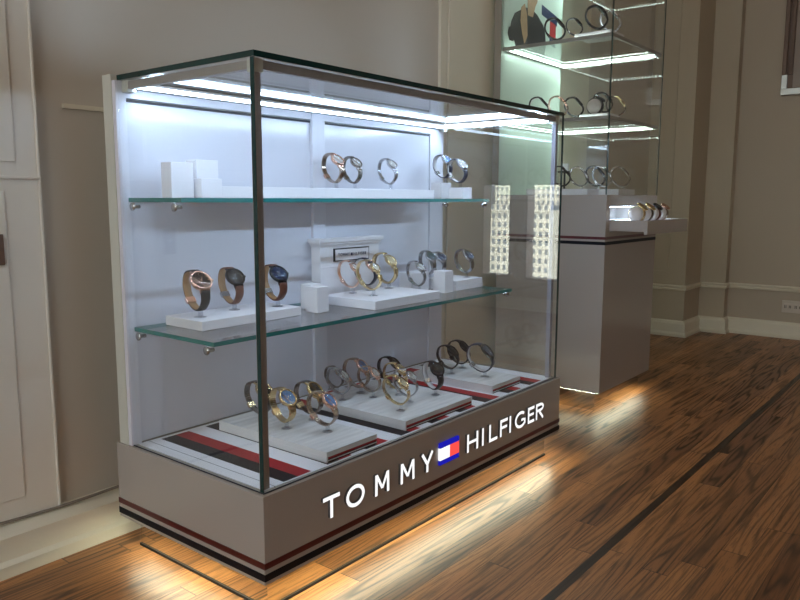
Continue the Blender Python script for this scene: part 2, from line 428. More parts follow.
# buildings seen across the street through the right-hand windows
def bldg(name, label, x, y0, y1, z0, z1, m):
    t = thing(name, label, 'building', (x, (y0+y1)/2, z0))
    w = (y1-y0)/2
    box('tower_block', t, m, 0, 20, -w, w, 0, z1-z0)
    box('parapet', t, m, -.6, 20.5, -w-.5, w+.5, z1-z0, z1-z0+1.2)
    return t
bldg('office_building', 'tall pale stone building with rows of windows, across the street', 170, -103.5, -58, -40, 60, 'facade')
bldg('apartment_building', 'shorter pale stone building beside the tall one', 130, -88.8, -66.4, -32, -1.8, 'facade')
bldg('glass_tower', 'dark glass tower behind the stone buildings', 215, -190, 40, -40, 110, 'tower_dark')

# ------------------------------------------------------------------ display case
W, D = 1.178, .44
HB = -.175
case = thing('display_case', 'long glass display case on a greige base with lit lettering and lit floor edge', 'display case', (0, 0, 0))
bs = box('base', case, 'body', -.010, W+.010, -.010, D+.050, HB, -.0005, bevel=.0012)
for z0, z1, m, lab in ((-.143, -.131, 'sred', 'dark red stripe'), (-.167, -.153, 'navy', 'navy black stripe')):
    mb = MB()
    mb.box(-.0112, W+.0112, -.0112, -.0098, z0, z1, m); mb.box(-.0112, -.0098, -.0098, D+.0505, z0, z1, m)
    mb.box(W+.0098, W+.0112, -.0098, D+.0505, z0, z1, m)
    s = mb.build('stripe', case); s['label'] = lab
kick = box('toe_kick', case, 'mirror', .022, W-.022, .022, D+.02, ZF+.006, HB)
box('toe_kick_foot', kick, 'blackgap', .0195, W-.0195, .0195, D+.022, ZF, ZF+.006)
# underside strips
def strip(name, parent, m, P0, P1, wdir, w, housing=None):
    P0, P1, wd = Vector(P0), Vector(P1), Vector(wdir)*w
    return MB().add([P0-wd/2, P1-wd/2, P1+wd/2, P0+wd/2], [(0, 1, 2, 3)], m).build(name, parent, fix=False)
strip('floor_light', case, 'ledF', (.01, .004, HB-.003), (W-.01, .004, HB-.003), (0, 1, 0), .010)
strip('floor_light', case, 'ledF', (.004, .01, HB-.003), (.004, D+.03, HB-.003), (1, 0, 0), .010)
strip('floor_light', case, 'ledF', (W-.004, .01, HB-.003), (W-.004, D+.03, HB-.003), (1, 0, 0), .010)
# patterned deck
mb = MB(); e = .012; y0, y1 = .014, .424; zt = .0015
xs = [.012, .036, .038]
mb.box(.0105, .036, .0105, .434, 0, zt, 'plank').box(.036, .0375, .0105, .434, 0, zt, 'seam')
mb.box(.0375, .062, .0105, .434, 0, zt, 'plank')
mb.box(.062, W-.0105, .0105, y0, 0, zt, 'plank').box(.062, W-.0105, y1, .434, 0, zt, 'plank')
x = .062; k = 0
while x < W-.02:
    r_end = .137+.1217*k; b0 = r_end-.075; b1 = r_end-.037
    if b0 > x: mb.box(x, b0, y0, y1, 0, zt, 'plank')
    b0 = max(b0, x); mb.box(b0, b1, y0, y1, 0, zt, 'navy')
    rr = min(r_end, W-.0105); mb.box(b1, rr, y0, y1, 0, zt, 'red'); x = rr; k += 1
    if .137+.1217*k > W: mb.box(x, W-.0105, y0, y1, 0, zt, 'plank'); break
mb.build('striped_deck', case)
# glass
def gpane(name, x0, x1, y0, y1, z0, z1, ed, thin, parent=case, edge='gedge'):
    fc = {k: edge for k in ('-x', '+x', '-y', '+y', '-z', '+z')}
    if name == 'side_glass': fc['+y'] = 'glass'
    fc['-'+thin] = 'glass'; fc['+'+thin] = 'glass'
    return box(name, parent, 'glass', x0, x1, y0, y1, z0, z1, fc)
def edged(name, glass, edges, parent=case, em='gedge', other='glass'):
    mb = MB().box(*glass, 'glass')
    for e_ in edges: mb.box(*e_, em)
    return mb.build(name, parent)
edged('front_glass', (.001, W-.001, 0, .003, 0, .789), [(0, .001, 0, .010, 0, .789), (W-.001, W, 0, .006, 0, .789)])
edged('side_glass', (0, .003, .0105, D-.006, 0, .789), [])
edged('side_glass', (W-.003, W, .0105, D-.006, 0, .789), [])
edged('top_glass', (.001, W-.001, .001, D-.007, .7895, .7935), [(0, W, 0, .001, .7895, .80), (0, .001, .001, D-.006, .7895, .80), (W-.001, W, .001, D-.006, .7895, .80), (.001, W-.001, D-.007, D-.006, .7895, .80)])
mb = MB()
mb.box(-.0012, W, -.0012, 0, -.0002, .0022, 'seam').box(-.0012, 0, 0, D-.006, -.0002, .0022, 'seam')
mb.build('glass_gasket', case)
# back with two sliding doors
bp = MB(); yb = D-.005
bp.box(-.006, W+.002, yb+.012, yb+.045, 0, .803, 'edge')
bp.box(-.004, .020, yb, yb+.012, 0, .79, 'white').box(W-.075, W-.002, yb, yb+.012, 0, .79, 'white')
bp.box(.564, .612, yb-.004, yb+.012, 0, .79, 'white').box(.020, .564, yb, yb+.012, .756, .79, 'white')
bp.box(.612, W-.075, yb, yb+.012, .756, .79, 'white')
bpo = bp.build('back_panel', case)
for x0, x1 in ((.020, .564), (.612, W-.075)):
    d = box('back_door', bpo, 'doorwhite', x0+.001, x1-.001, yb+.005, yb+.011, .004, .748)
    box('door_gap', d, 'seam', x0, x1, yb+.004, yb+.006, .7485, .7535)
# metal posts, channels and light strips
for x in (.012, W-.026):
    box('corner_post', case, 'chan' if x < .1 else 'postR', x, x+.013, .012, .025, .0, .785)
ch = box('light_channel', case, 'chan', .03, W-.03, .012, .022, .772, .7875); strip('light_strip', ch, 'led', (.04, .0265, .779), (W-.04, .0265, .779), (0, .7, .7), .010)
ch = box('light_channel', case, 'chan', .012, .024, .028, D-.024, .772, .7875); strip('light_strip', ch, 'led', (.0285, .04, .779), (.0285, D-.03, .779), (.7, 0, .7), .010)
ch = box('light_channel', case, 'chan', W-.022, W-.012, .028, D-.024, .776, .7875); strip('light_strip', ch, 'led', (W-.0265, .04, .779), (W-.0265, D-.03, .779), (-.7, 0, .7), .011)
ch = box('light_channel', case, 'chan', .026, W-.026, yb-.022, yb, .774, .7875); strip('light_strip', ch, 'ledB', (.03, yb-.0225, .778), (W-.03, yb-.0225, .778), (0, 0, 1), .008)
for x, y in ((.010, .010), (W-.030, .010), (.010, D-.028), (W-.030, D-.028)):
    box('corner_bracket', case, 'edge', x, x+.020, y, y+.020, .766, .789)
# glass shelves on clips
for z0, z1, ya in ((.538, .547, .245), (.257, .266, .155)):
    sh = gpane('glass_shelf', .014, W-.014, ya, yb-.002, z0, z1, 0, 'z', edge='gshelf')
    for x, sgn in ((.010, 1), (W-.010, -1)):
        for y in (ya+.02, yb-.02):
            c = MB().lathe([(.009, 0), (.009, .003), (.0045, .004), (.0045, .018), (.001, .020)], Matrix.Translation((x, y, z0-.0095)) @ Matrix.Rotation(sgn*PI/2, 4, 'Y'), 'chrome', 14).build('shelf_clip', sh)

# ------------------------------------------------------------------ lettering
def seg(a, b, w):
    a, b = Vector(a), Vector(b); d = (b-a).normalized(); n = Vector((-d.y, d.x))*w/2
    return [tuple(a-n), tuple(b-n), tuple(b+n), tuple(a+n)]
def arc(cx, cy, rx, ry, t0, t1, w, n=14):
    out = []
    for i in range(n):
        a0 = math.radians(t0+(t1-t0)*i/n); a1 = math.radians(t0+(t1-t0)*(i+1)/n)
        q = [(cx+(rx-w/2)*math.cos(a0), cy+(ry-w/2)*math.sin(a0)), (cx+(rx+w/2)*math.cos(a0), cy+(ry+w/2)*math.sin(a0)),
             (cx+(rx+w/2)*math.cos(a1), cy+(ry+w/2)*math.sin(a1)), (cx+(rx-w/2)*math.cos(a1), cy+(ry-w/2)*math.sin(a1))]
        if t1 < t0: q.reverse()
        out.append(q)
    return out
def glyph(ch, w, t):
    h = t/2
    if ch == 'T': return [seg((0, 1-h), (w, 1-h), t), seg((w/2, 0), (w/2, 1-t), t)]
    if ch == 'I': return [seg((w/2, 0), (w/2, 1), t)]
    if ch == 'L': return [seg((h, 0), (h, 1), t), seg((t, h), (w, h), t)]
    if ch == 'H': return [seg((h, 0), (h, 1), t), seg((w-h, 0), (w-h, 1), t), seg((t, .52), (w-t, .52), t*.9)]
    if ch == 'F': return [seg((h, 0), (h, 1), t), seg((t, 1-h), (w, 1-h), t), seg((t, .52), (w*.92, .52), t*.9)]
    if ch == 'E': return [seg((h, 0), (h, 1), t), seg((t, 1-h), (w, 1-h), t), seg((t, .52), (w*.92, .52), t*.9), seg((t, h), (w, h), t)]
    if ch == 'O': return arc(w/2, .5, w/2-h, .5-h+.01, 0, 360, t, 26)
    if ch == 'M': return [seg((h, 0), (h+.02, 1), t), seg((w-h, 0), (w-h-.02, 1), t), seg((h+.04, 1-h*.3), (w/2, .28), t*.85), seg((w/2, .28), (w-h-.04, 1-h*.3), t*.85)]
    if ch == 'Y': return [seg((w/2, 0), (w/2, .47), t), seg((w/2, .42), (h*.9, 1), t), seg((w/2, .42), (w-h*.9, 1), t)]
    if ch == 'G': return arc(w*.54, .5, w*.54-h, .5-h+.01, 48, 318, t, 22)+[seg((w-h, .17), (w-h, .50), t), seg((w*.6, .46), (w-t, .46), t*.85)]
    if ch == 'R': return [seg((h, 0), (h, 1), t)]+arc(w*.50, .73, w*.50-h, .27-h, -90, 90, t, 12)+[seg((t, 1-h), (w*.5, 1-h), t), seg((t, .46+h*1.0), (w*.5, .46+h*1.0), t), seg((w*.45, .46), (w-h*.8, 0), t)]
    return []
GL = [('T', .139, .188), ('O', .207, .265), ('M', .299, .348), ('M', .388, .440), ('Y', .466, .514), ('H', .660, .712), ('I', .728, .742), ('L', .766, .808),
      ('F', .822, .862), ('I', .868, .884), ('G', .902, .962), ('E', .976, 1.014), ('R', 1.024, 1.072)]
hc = .048; zb = -.0985
for ch, a, b in GL:
    mb = MB(); 
    for q in glyph(ch, (b-a)/hc, .175):
        mb.extr(q, .006, 'sign', 'lside', lambda u, v, w, a=a: (a+u*hc, -.0103-w, zb+v*hc))
    mb.build('letter', case, fix=False)
fl = MB(); fx0, fx1, fz0, fz1 = .542, .624, -.098, -.043; hz = (fz1-fz0)
def slab(mb, x0, x1, z0, z1, m): mb.box(x0, x1, -.0163, -.0103, z0, z1, m)
slab(fl, fx0, fx1, fz0, fz0+hz*.22, 'signb'); slab(fl, fx0, fx1, fz1-hz*.22, fz1, 'signb')
slab(fl, fx0, (fx0+fx1)/2, fz0+hz*.22, fz1-hz*.22, 'sign'); slab(fl, (fx0+fx1)/2, fx1, fz0+hz*.22, fz1-hz*.22, 'signr')
fl.build('flag_emblem', case)

# ------------------------------------------------------------------ trays and blocks
def deck_tray(label, x0, x1, ya, yb_, h=.023):
    t = thing('display_tray', label, 'tray', ((x0+x1)/2, (ya+yb_)/2, .0015), group='whitewashed trays on the striped deck')
    a, b = (x1-x0)/2, (yb_-ya)/2
    box('board', t, 'washside', -a, a, -b, b, .012, h, {'+z': 'wash'})
    mb = MB(); mb.box(-a+.001, a-.001, -b+.001, b-.001, 0, .003, 'navy').box(-a+.001, a-.001, -b+.001, b-.001, .005, .007, 'navy')
    mb.box(-a, a, -b, b, .003, .005, 'washside').box(-a+.001, a-.001, -b+.001, b-.001, .007, .012, 'red')
    mb.box(-a-.0005, -a+.004, -b+.0005, b, 0, .012, 'washside')
    mb.build('layered_edge', t)
deck_tray('pale wooden tray on the striped deck nearest the glass corner', .188, .348, .020, .375)
deck_tray('large pale wooden tray in the middle of the striped deck', .462, .748, .028, .350)
deck_tray('pale wooden tray on the striped deck at the far right end', .878, 1.035, .045, .325)
def tray(label, x0, x1, ya, yb_, z, h, split=False, grp='white trays on the middle glass shelf'):
    t = thing('display_tray', label, 'tray', ((x0+x1)/2, (ya+yb_)/2, z), group=grp)
    a, b = (x1-x0)/2, (yb_-ya)/2
    if split:
        box('board', t, 'block', -a, a, -b, b, 0, h/2-.0006, bevel=.0006); box('board', t, 'block', -a+.001, a-.001, -b+.001, b, h/2, h, bevel=.0006)
    else: box('board', t, 'block', -a, a, -b, b, 0, h, bevel=.0012)
Z2 = .2665; Z1 = .5475
tray('long low white tray at the left end of the middle glass shelf', .074, .362, .272, .405, Z2, .021)
tray('wide white tray in front of the small framed sign block', .535, .815, .185, .375, Z2, .023)
tray('double white tray at the right end of the middle glass shelf', 1.000, 1.150, .255, .390, Z2, .030, True)
tray('long thin white tray across the top glass shelf', .185, .990, .335, .415, Z1, .026, grp='white trays on the top glass shelf')
def block(label, x0, x1, ya, yb_, z, h, grp):
    o = box('display_block', None, 'block', x0, x1, ya, yb_, 0, h, bevel=.0012); o.location.z = z; return tag(o, label, 'block', grp)
G2, G1 = 'white blocks on the middle glass shelf', 'white blocks on the top glass shelf'
block('small white block in front beside the left tray on the middle shelf', .406, .447, .262, .304, Z2, .064, G2)
block('small white block standing right behind another one, left of the sign block', .436, .478, .314, .352, Z2, .064, G2)
block('small white block between the wide tray and the double tray', .925, .968, .245, .288, Z2, .066, G2)
block('low white block behind the steel watch, right of the sign block', .880, .965, .335, .385, Z2, .058, G2)
block('tall white block at the far left of the top glass shelf', .062, .118, .345, .382, Z1, .075, G1)
block('shorter white block second from the left on the top glass shelf', .126, .182, .330, .366, Z1, .042, G1)
block('tall white block half hidden behind the shorter one on the top shelf', .155, .215, .385, .425, Z1, .085, G1)
block('square white block behind the navy watches on the top shelf', 1.040, 1.095, .345, .385, Z1, .050, G1)
block('square white block under the front navy watch on the top shelf', 1.038, 1.088, .262, .315, Z1, .034, G1)
# sign block
t = thing('sign_block', 'white cabinet-shaped sign block with a small framed name plate on the middle shelf', 'sign block', (.672, .405, Z2))
box('body', t, 'block', -.122, .122, -.012, .022, 0, .150, bevel=.001)
mb = MB(); mb.box(-.124, .124, -.014, .023, .150, .155, 'block').box(-.128, .128, -.017, .024, .155, .162, 'block').box(-.134, .134, -.021, .025, .162, .172, 'block')
mb.box(-.1225, .1225, -.0135, -.011, .092, .096, 'block')
mb.build('cornice', t, bevel=.001)
pl = MB(); pl.box(-.072, .072, -.0175, -.0125, .108, .144, 'navy').box(-.069, .069, -.0183, -.0175, .111, .141, 'block')
plo = pl.build('name_plate', t)
mb = MB(); u = -.058; hh = .0085
for ch in 'TOMMY HILFIGER':
    w = {'T': .7, 'O': .95, 'M': .95, 'Y': .75, 'H': .8, 'I': .2, 'L': .55, 'F': .55, 'G': .9, 'E': .55, 'R': .6, ' ': 1.6}[ch]
    if ch == ' ': mb.box(u+.002, u+.010, -.0190, -.0183, .122, .130, 'fnavy'); u += .013; continue
    for q in glyph(ch, w, .16): mb.extr(q, .0006, 'fnavy', 'fnavy', lambda a, b, c, u=u: (u+a*hh, -.0183-c, .122+b*hh))
    u += w*hh+.0024
mb.build('lettering', plo, fix=False)

# ------------------------------------------------------------------ watches
def catmull(P, n):
    out = []; m = len(P)
    for i in range(m):
        p0, p1, p2, p3 = (Vector(P[(i+k-1) % m]) for k in range(4))
        for j in range(n):
            t = j/n
            out.append(.5*((2*p1)+(p2-p0)*t+(2*p0-5*p1+4*p2-p3)*t*t+(3*p1-p0-3*p2+p3)*t**3))
    return out
LOOP = [(.000, .083), (.0185, .0660), (.0335, .0465), (.0320, .0275), (.013, .0125), (-.014, .0215), (-.0325, .048), (-.0265, .076)]
# strap outer / lining / case / dial / markings / width / head radius / kind
WT = {
 'rose_black_leather': ('black', 'tan', 'rose', 'dialk', 'rose', .020, .0215, 'leather'),
 'black_brown_leather': ('brownl', 'tan', 'gun', 'dialk', 'steel', .020, .021, 'leather'),
 'navy_brown_leather': ('brownl', 'tan', 'gun', 'dialn', 'steel', .020, .021, 'leather'),
 'rose_bangle': ('rose', 'rose', 'rose', 'dialw', 'rose', .012, .014, 'bangle'),
 'rose_navy': ('navyl', 'whiter', 'rose', 'dialn', 'rose', .016, .017, 'leather'),
 'gold_bangle': ('gold', 'gold', 'gold', 'dialw', 'gold', .013, .014, 'bangle'),
 'gold_mesh': ('gold', 'gold', 'gold', 'dialc', 'gold', .017, .0165, 'mesh'),
 'steel_rose_dial': ('steel', 'steel', 'steel', 'dialw', 'rose', .013, .016, 'bangle'),
 'steel_blue': ('steel', 'steel', 'steel', 'dialn', 'steel', .018, .020, 'links'),
 'steel_green': ('steel', 'steel', 'steel', 'dialg', 'steel', .018, .020, 'links'),
 'steel_white': ('steel', 'steel', 'steel', 'dialw', 'steel', .014, .017, 'links'),
 'gold_links_black': ('gold', 'gold', 'gold', 'dialk', 'gold', .020, .0225, 'links'),
 'gold_links_blue': ('gold', 'gold', 'gold', 'dialb', 'gold', .020, .0215, 'links'),
 'gun_gold_black': ('bronze', 'bronze', 'gold', 'dialk', 'gold', .020, .0225, 'links'),
 'rose_links_blue': ('twotone', 'twotone', 'rose', 'dialb', 'rose', .019, .020, 'links'),
 'bronze_white': ('bronze', 'bronze', 'bronze', 'dialw', 'rose', .016, .018, 'links'),
 'twotone_white': ('twotone', 'twotone', 'rose', 'dialw', 'rose', .016, .018, 'links'),
 'black_links': ('gun', 'gun', 'gun', 'dialk', 'steel', .020, .021, 'links'),
 'gold_champ': ('gold', 'gold', 'gold', 'dialc', 'gold', .014, .017, 'links'),
 'black_mesh': ('blackr', 'whiter', 'gun', 'dialk', 'steel', .020, .021, 'leather'),
 'black_silicone': ('blackr', 'blackr', 'gun', 'dialk', 'steel', .020, .021, 'leather'),
 'navy_silicone': ('navyl', 'whiter', 'gun', 'dialn', 'steel', .022, .022, 'leather'),
 'navy_white_dial': ('navyl', 'whiter', 'steel', 'dialw', 'steel', .019, .020, 'leather'),
 'navy_blue_dial': ('navyl', 'whiter', 'steel', 'dialb', 'steel', .019, .020, 'leather'),
}
TH = 1.0
def make_watch(kind, label, loc, rz=0, sc=1.0, group=None, post=.014, full=True, lean=0):
    so, si, cm, dm, mm, w, R, sk = WT[kind]
    n = 7
    t = thing('wristwatch', label, 'watch', loc, rz, group)
    pts = [Vector((p.x, p.y)) for p in catmull(LOOP, n)]
    pts = [Vector((p.x*sc, p.y*sc-.012*sc+post+.0015)) for p in pts]
    w *= sc; R *= sc
    m = len(pts); cen = Vector((.0, .048*sc))
    # local frame: s = -Y
    def P(s, z, x): return (x, -s, z)
    th = .0035*sc if sk != 'leather' else .0032*sc
    if sk == 'bangle': th = .0032*sc
    th *= TH
    mb = MB(); gap0, gap1 = 1, 2*n-1          # the head covers points 0..2n
    idx = [i % m for i in range(gap1, m+gap0+1)]
    nor = []
    for i in idx:
        d = (pts[(i+1) % m]-pts[i-1]).normalized(); nn = Vector((-d.y, d.x))
        if nn.dot(pts[i]-cen) < 0: nn = -nn
        nor.append(nn)
    rows = []
    K = len(idx)
    for q, i in enumerate(idx):
        f = q/(K-1); taper = 1-.22*math.sin(PI*f)
        ww = w/2*taper; o = nor[q]*th*.5; p = pts[i]
        rows.append([P(p.x-o.x, p.y-o.y, -ww), P(p.x-o.x, p.y-o.y, ww), P(p.x+o.x, p.y+o.y, ww*.86), P(p.x+o.x*1.3, p.y+o.y*1.3, 0), P(p.x+o.x, p.y+o.y, -ww*.86)])
    if sk in ('links', 'bangle') and full:
        step = 1 if sk == 'links' else 100
        for q in range(K-1):
            a, b = rows[q], rows[q+1]
            if sk == 'links':
                A = [Vector(x).lerp(Vector(y), .07) for x, y in zip(a, b)]; B = [Vector(x).lerp(Vector(y), .93) for x, y in zip(a, b)]
            else: A, B = a, b
            vs = list(A)+list(B)
            mb.add(vs, [(0, 1, 6, 5), (1, 2, 7, 6), (2, 3, 8, 7), (3, 4, 9, 8), (4, 0, 5, 9), (4, 3, 2, 1, 0), (5, 6, 7, 8, 9)], so)
    else:
        vs = [v for row in rows for v in row]
        fi = [(q*5, q*5+1, q*5+6, q*5+5) for q in range(K-1)]
        fo = []
        for q in range(K-1):
            for a, b in ((1, 2), (2, 3), (3, 4), (4, 0)): fo.append((q*5+a, q*5+b, q*5+5+b, q*5+5+a))
        mb.add(vs, fo, so, True); mb.add(vs, fi, si, True)
        mb.add(rows[0], [(0, 1, 2, 3, 4)], so); mb.add(rows[-1], [(4, 3, 2, 1, 0)], so)
    mb.build('strap', t)
    # head
    a, b = pts[0], pts[2*n]; c = (a+b)/2; d = (b-a).normalized(); nn = Vector((-d.y, d.x))
    if nn.dot(c-cen) < 0: nn = -nn
    zx = Vector((0, -nn.x, nn.y)); ux = Vector((1, 0, 0)); vx = zx.cross(ux)
    o0 = Vector((0, -c.x, c.y))-zx*.002*sc
    Mh = Matrix(((ux.x, vx.x, zx.x, o0.x), (ux.y, vx.y, zx.y, o0.y), (ux.z, vx.z, zx.z, o0.z), (0, 0, 0, 1)))
    seg_ = 28 if full else 16
    H = .0085*sc
    mc = MB().lathe([(R*.80, 0), (R*.95, .001*sc), (R, .003*sc), (R, H*.75), (R*.96, H), (R*.84, H*1.02), (R*.80, H*.86), (R*.79, H*.80)], Mh, cm, seg_)
    # lugs
    for sx in (-1, 1):
        for sy in (-1, 1):
            x0 = sx*w*.38
            vs = [Mh @ Vector((x0+dx*.0022*sc, sy*yy, zz)) for dx in (-1, 1) for yy, zz in ((R*.80, .001*sc), (R*1.18, -.001*sc), (R*1.16, .003*sc), (R*.86, H*.7))]
            mc.add(vs, [(0, 1, 2, 3), (7, 6, 5, 4), (0, 4, 5, 1), (1, 5, 6, 2), (2, 6, 7, 3), (3, 7, 4, 0)], cm)
    mc.build('case', t)
    dd = MB().lathe([(R*.80, H*.80), (0, H*.81)], Mh, dm, seg_, False)
    if full:
        for k in range(12):
            an = k*PI/6; rr0, rr1 = R*.60, R*.72; hw = R*.025*(2 if k % 3 == 0 else 1)
            ca, sa = math.cos(an), math.sin(an)
            vs = [Mh @ Vector((ca*rr-sa*q, sa*rr+ca*q, H*.83)) for rr, q in ((rr0, -hw), (rr1, -hw), (rr1, hw), (rr0, hw))]
            dd.add(vs, [(0, 1, 2, 3)], mm)
        if R > .0195*sc:
            for an in (0, PI*.66, PI*1.33):
                Ms = Mh @ Matrix.Translation((R*.36*math.sin(an), R*.36*math.cos(an), H*.825))
                dd.lathe([(R*.17, 0), (R*.155, .0001)], Ms, mm, 14, False); dd.lathe([(R*.155, .0002), (0, .0003)], Ms, dm, 14, False)
    dob = dd.build('dial', t)
    if full:
        for L, an, hw in ((R*.45, 1.0, R*.035), (R*.64, 2.5, R*.025)):
            ca, sa = math.cos(an), math.sin(an)
            vs = [Mh @ Vector((ca*rr-sa*q, sa*rr+ca*q, hz_)) for hz_ in (H*.86, H*.88) for rr, q in ((-R*.12, -hw), (L, -hw*.4), (L, hw*.4), (-R*.12, hw))]
            MB().add(vs, [(3, 2, 1, 0), (4, 5, 6, 7), (0, 1, 5, 4), (1, 2, 6, 5), (2, 3, 7, 6), (3, 0, 4, 7)], mm).build('hand', dob)
        MB().lathe([(R*.11, 0), (R*.12, .0005), (R*.12, R*.16), (R*.09, R*.18)], Mh @ Matrix.Translation((R*.98, 0, H*.45)) @ Matrix.Rotation(PI/2, 4, 'Y'), cm, 10).build('crown', t)
        MB().lathe([(R*.80, H*.95), (R*.78, H*1.0), (0, H*1.03)], Mh, 'cryst', seg_).build('crystal', t)
        # buckle, low on the back of the loop
        i = 5*n+2; p = pts[i]; d = (pts[i+1]-pts[i-1]).normalized(); nn = Vector((-d.y, d.x))
        if nn.dot(p-cen) < 0: nn = -nn
        bw = w*.46; L = .006*sc; q = MB()
        vs = [P(p.x+d.x*e*L+nn.x*g, p.y+d.y*e*L+nn.y*g, x) for x in (-bw, bw) for e, g in ((-1, -.003*sc), (1, -.003*sc), (1, .0035*sc), (-1, .0035*sc))]
        q.add(vs, [(0, 1, 2, 3), (7, 6, 5, 4), (0, 4, 5, 1), (1, 5, 6, 2), (2, 6, 7, 3), (3, 7, 4, 0)], cm if sk != 'leather' else ('steel' if cm == 'gun' and kind != 'black_silicone' else cm))
        q.build('buckle', t, bevel=.0006)
    return t
def make_stand(label, loc, rz=0, sc=1.0, group='clear stands under the watches', post=.010):
    t = thing('watch_stand', label, 'stand', loc, rz, group)
    MB().lathe([(.011*sc, 0), (.011*sc, .0015), (.004*sc, .002)], Matrix.Translation((0, -.013*sc, 0)), 'acry', 16).build('foot', t)
    box('post', t, 'acry', -.0035*sc, .0035*sc, -.017*sc, -.0105*sc, .002, post)
    return t
WATCH_STANDS = 0
def watch(kind, label, loc, rz=0, sc=1.0, group=None, post=.014, full=True, sg='clear stands under the watches'):
    rz = math.radians(rz)
    # loc is the point on the tray under the lowest part of the loop, which hangs a little in front of the loop's centre
    off = Matrix.Rotation(rz, 3, 'Z') @ Vector((0, .015*sc, 0))
    L = (loc[0]+off.x, loc[1]+off.y, loc[2])
    make_watch(kind, label, L, rz, sc, group, post, full)
    make_stand('clear stand under the '+label, L, rz, sc, sg, post)

B, Cc = Z2+.021, Z2+.023
gm = 'watches on the middle glass shelf'
watch('rose_black_leather', 'rose gold watch with black strap, leftmost of the middle shelf', (0.108, 0.322, B), -6, 1.2, gm)
watch('black_brown_leather', 'black brown-strapped watch, second from left on the middle shelf', (0.224, 0.35, B), -6, 1.15, gm)
watch('navy_brown_leather', 'brown-strapped watch just right of the case corner post', (0.328, 0.316, B), -6, 1.17, gm)
watch('rose_bangle', 'slim rose gold bangle watch before the sign block', (0.622, 0.338, Cc), 8, 1.02, gm)
watch('rose_navy', 'navy-strapped watch half hidden before the sign block', (0.698, 0.345, Cc), 6, 1.05, gm, .014)
watch('gold_bangle', 'slim yellow gold bangle watch before the sign block', (0.62, 0.262, Cc), 8, 1.1, gm)
watch('gold_mesh', 'champagne-dial gold watch right of the sign plate', (0.77, 0.332, Cc), 4, 1.2, gm)
watch('steel_rose_dial', 'steel bangle watch right of the wide white tray', (0.872, 0.3, Z2), -4, 1.02, gm, .022)
watch('steel_green', 'green-dial steel watch behind the right small block', (.985, .345, Z2), -12, 1.0, gm, .046)
watch('steel_blue', 'blue-dial steel watch touching the green-dial one', (1.048, .350, Z2+.030), -14, .95, gm, .012)
watch('steel_blue', 'blue-dial steel watch, rightmost of the middle shelf', (1.115, .292, Z2+.030), -6, 1.02, gm)
gt = 'watches on the top glass shelf'
T1 = Z1+.026
watch('twotone_white', 'rose gold watch, leftmost of the top shelf', (0.58, 0.358, T1), -4, 1.08, gt)
watch('bronze_white', 'grey bronze watch, second from left on the top shelf', (0.652, 0.356, T1), -4, 1.0, gt)
watch('steel_white', 'lone steel watch in the middle of the top shelf', (0.806, 0.356, T1), -4, 1.02, gt)
watch('navy_blue_dial', 'navy-strapped watch on the rear square block, top shelf', (1.075, 0.352, Z1+.050), -4, 1.0, gt)
watch('navy_white_dial', 'white-dial navy watch on the front square block, top shelf', (1.065, 0.288, Z1+.034), -4, 1.02, gt)
gd = 'watches on the striped deck'
K0 = .0245
watch('gun_gold_black', 'black-dial deck watch partly behind the corner post', (0.258, 0.298, K0), 8, 1.05, gd)
watch('gold_links_blue', 'gold watch with sky blue dial on the nearest deck tray', (0.248, 0.205, K0), -2, 1.053, gd)
watch('gun_gold_black', 'gold-cased black-dial watch, middle of the nearest deck tray', (0.334, 0.205, K0), 12, 1.05, gd)
watch('rose_links_blue', 'rose gold blue-dial watch, rightmost on the nearest deck tray', (0.29, 0.115, K0), 15, 1.05, gd)
gd2 = 'watches on the large middle deck tray'
watch('bronze_white', 'small bronze watch, rearmost left on the large deck tray', (0.548, 0.33, K0), 15, 0.8, gd2)
watch('steel_white', 'grey steel watch, front left on the large deck tray', (0.506, 0.272, K0), 15, 0.95, gd2)
watch('rose_links_blue', 'bronze blue-dial watch, tallest on the large deck tray', (0.59, 0.282, K0), 15, 1.08, gd2)
watch('twotone_white', 'white-dial rose watch before the tallest bronze deck watch', (0.576, 0.226, K0), 15, 0.94, gd2)
watch('black_links', 'black link watch at the back of the large deck tray', (0.69, 0.25, K0), 15, .98, gd2)
watch('gold_champ', 'gold watch before the black link watch, large deck tray', (0.64, 0.188, K0), 15, 0.987, gd2)
watch('gold_champ', 'gold watch, frontmost on the large deck tray', (0.526, 0.092, K0), 15, 1.015, gd2)
watch('steel_rose_dial', 'steel watch right behind the frontmost gold deck watch', (0.6, 0.122, K0), 15, 0.987, gd2)
watch('black_mesh', 'black watch alone, rightmost on the large deck tray', (0.7, 0.112, K0), -14, 1.02, gd2)
gd3 = 'dark watches on the right deck tray'
watch('black_silicone', 'black watch, leftmost on the right deck tray', (0.928, 0.218, K0), 15, 0.98, gd3)
watch('black_silicone', 'black watch, rearmost on the right deck tray', (1.012, 0.235, K0), 15, 1.015, gd3, .012)
watch('navy_silicone', 'navy watch, rightmost on the right deck tray', (0.96, 0.12, K0), 15, 1.147, gd3)

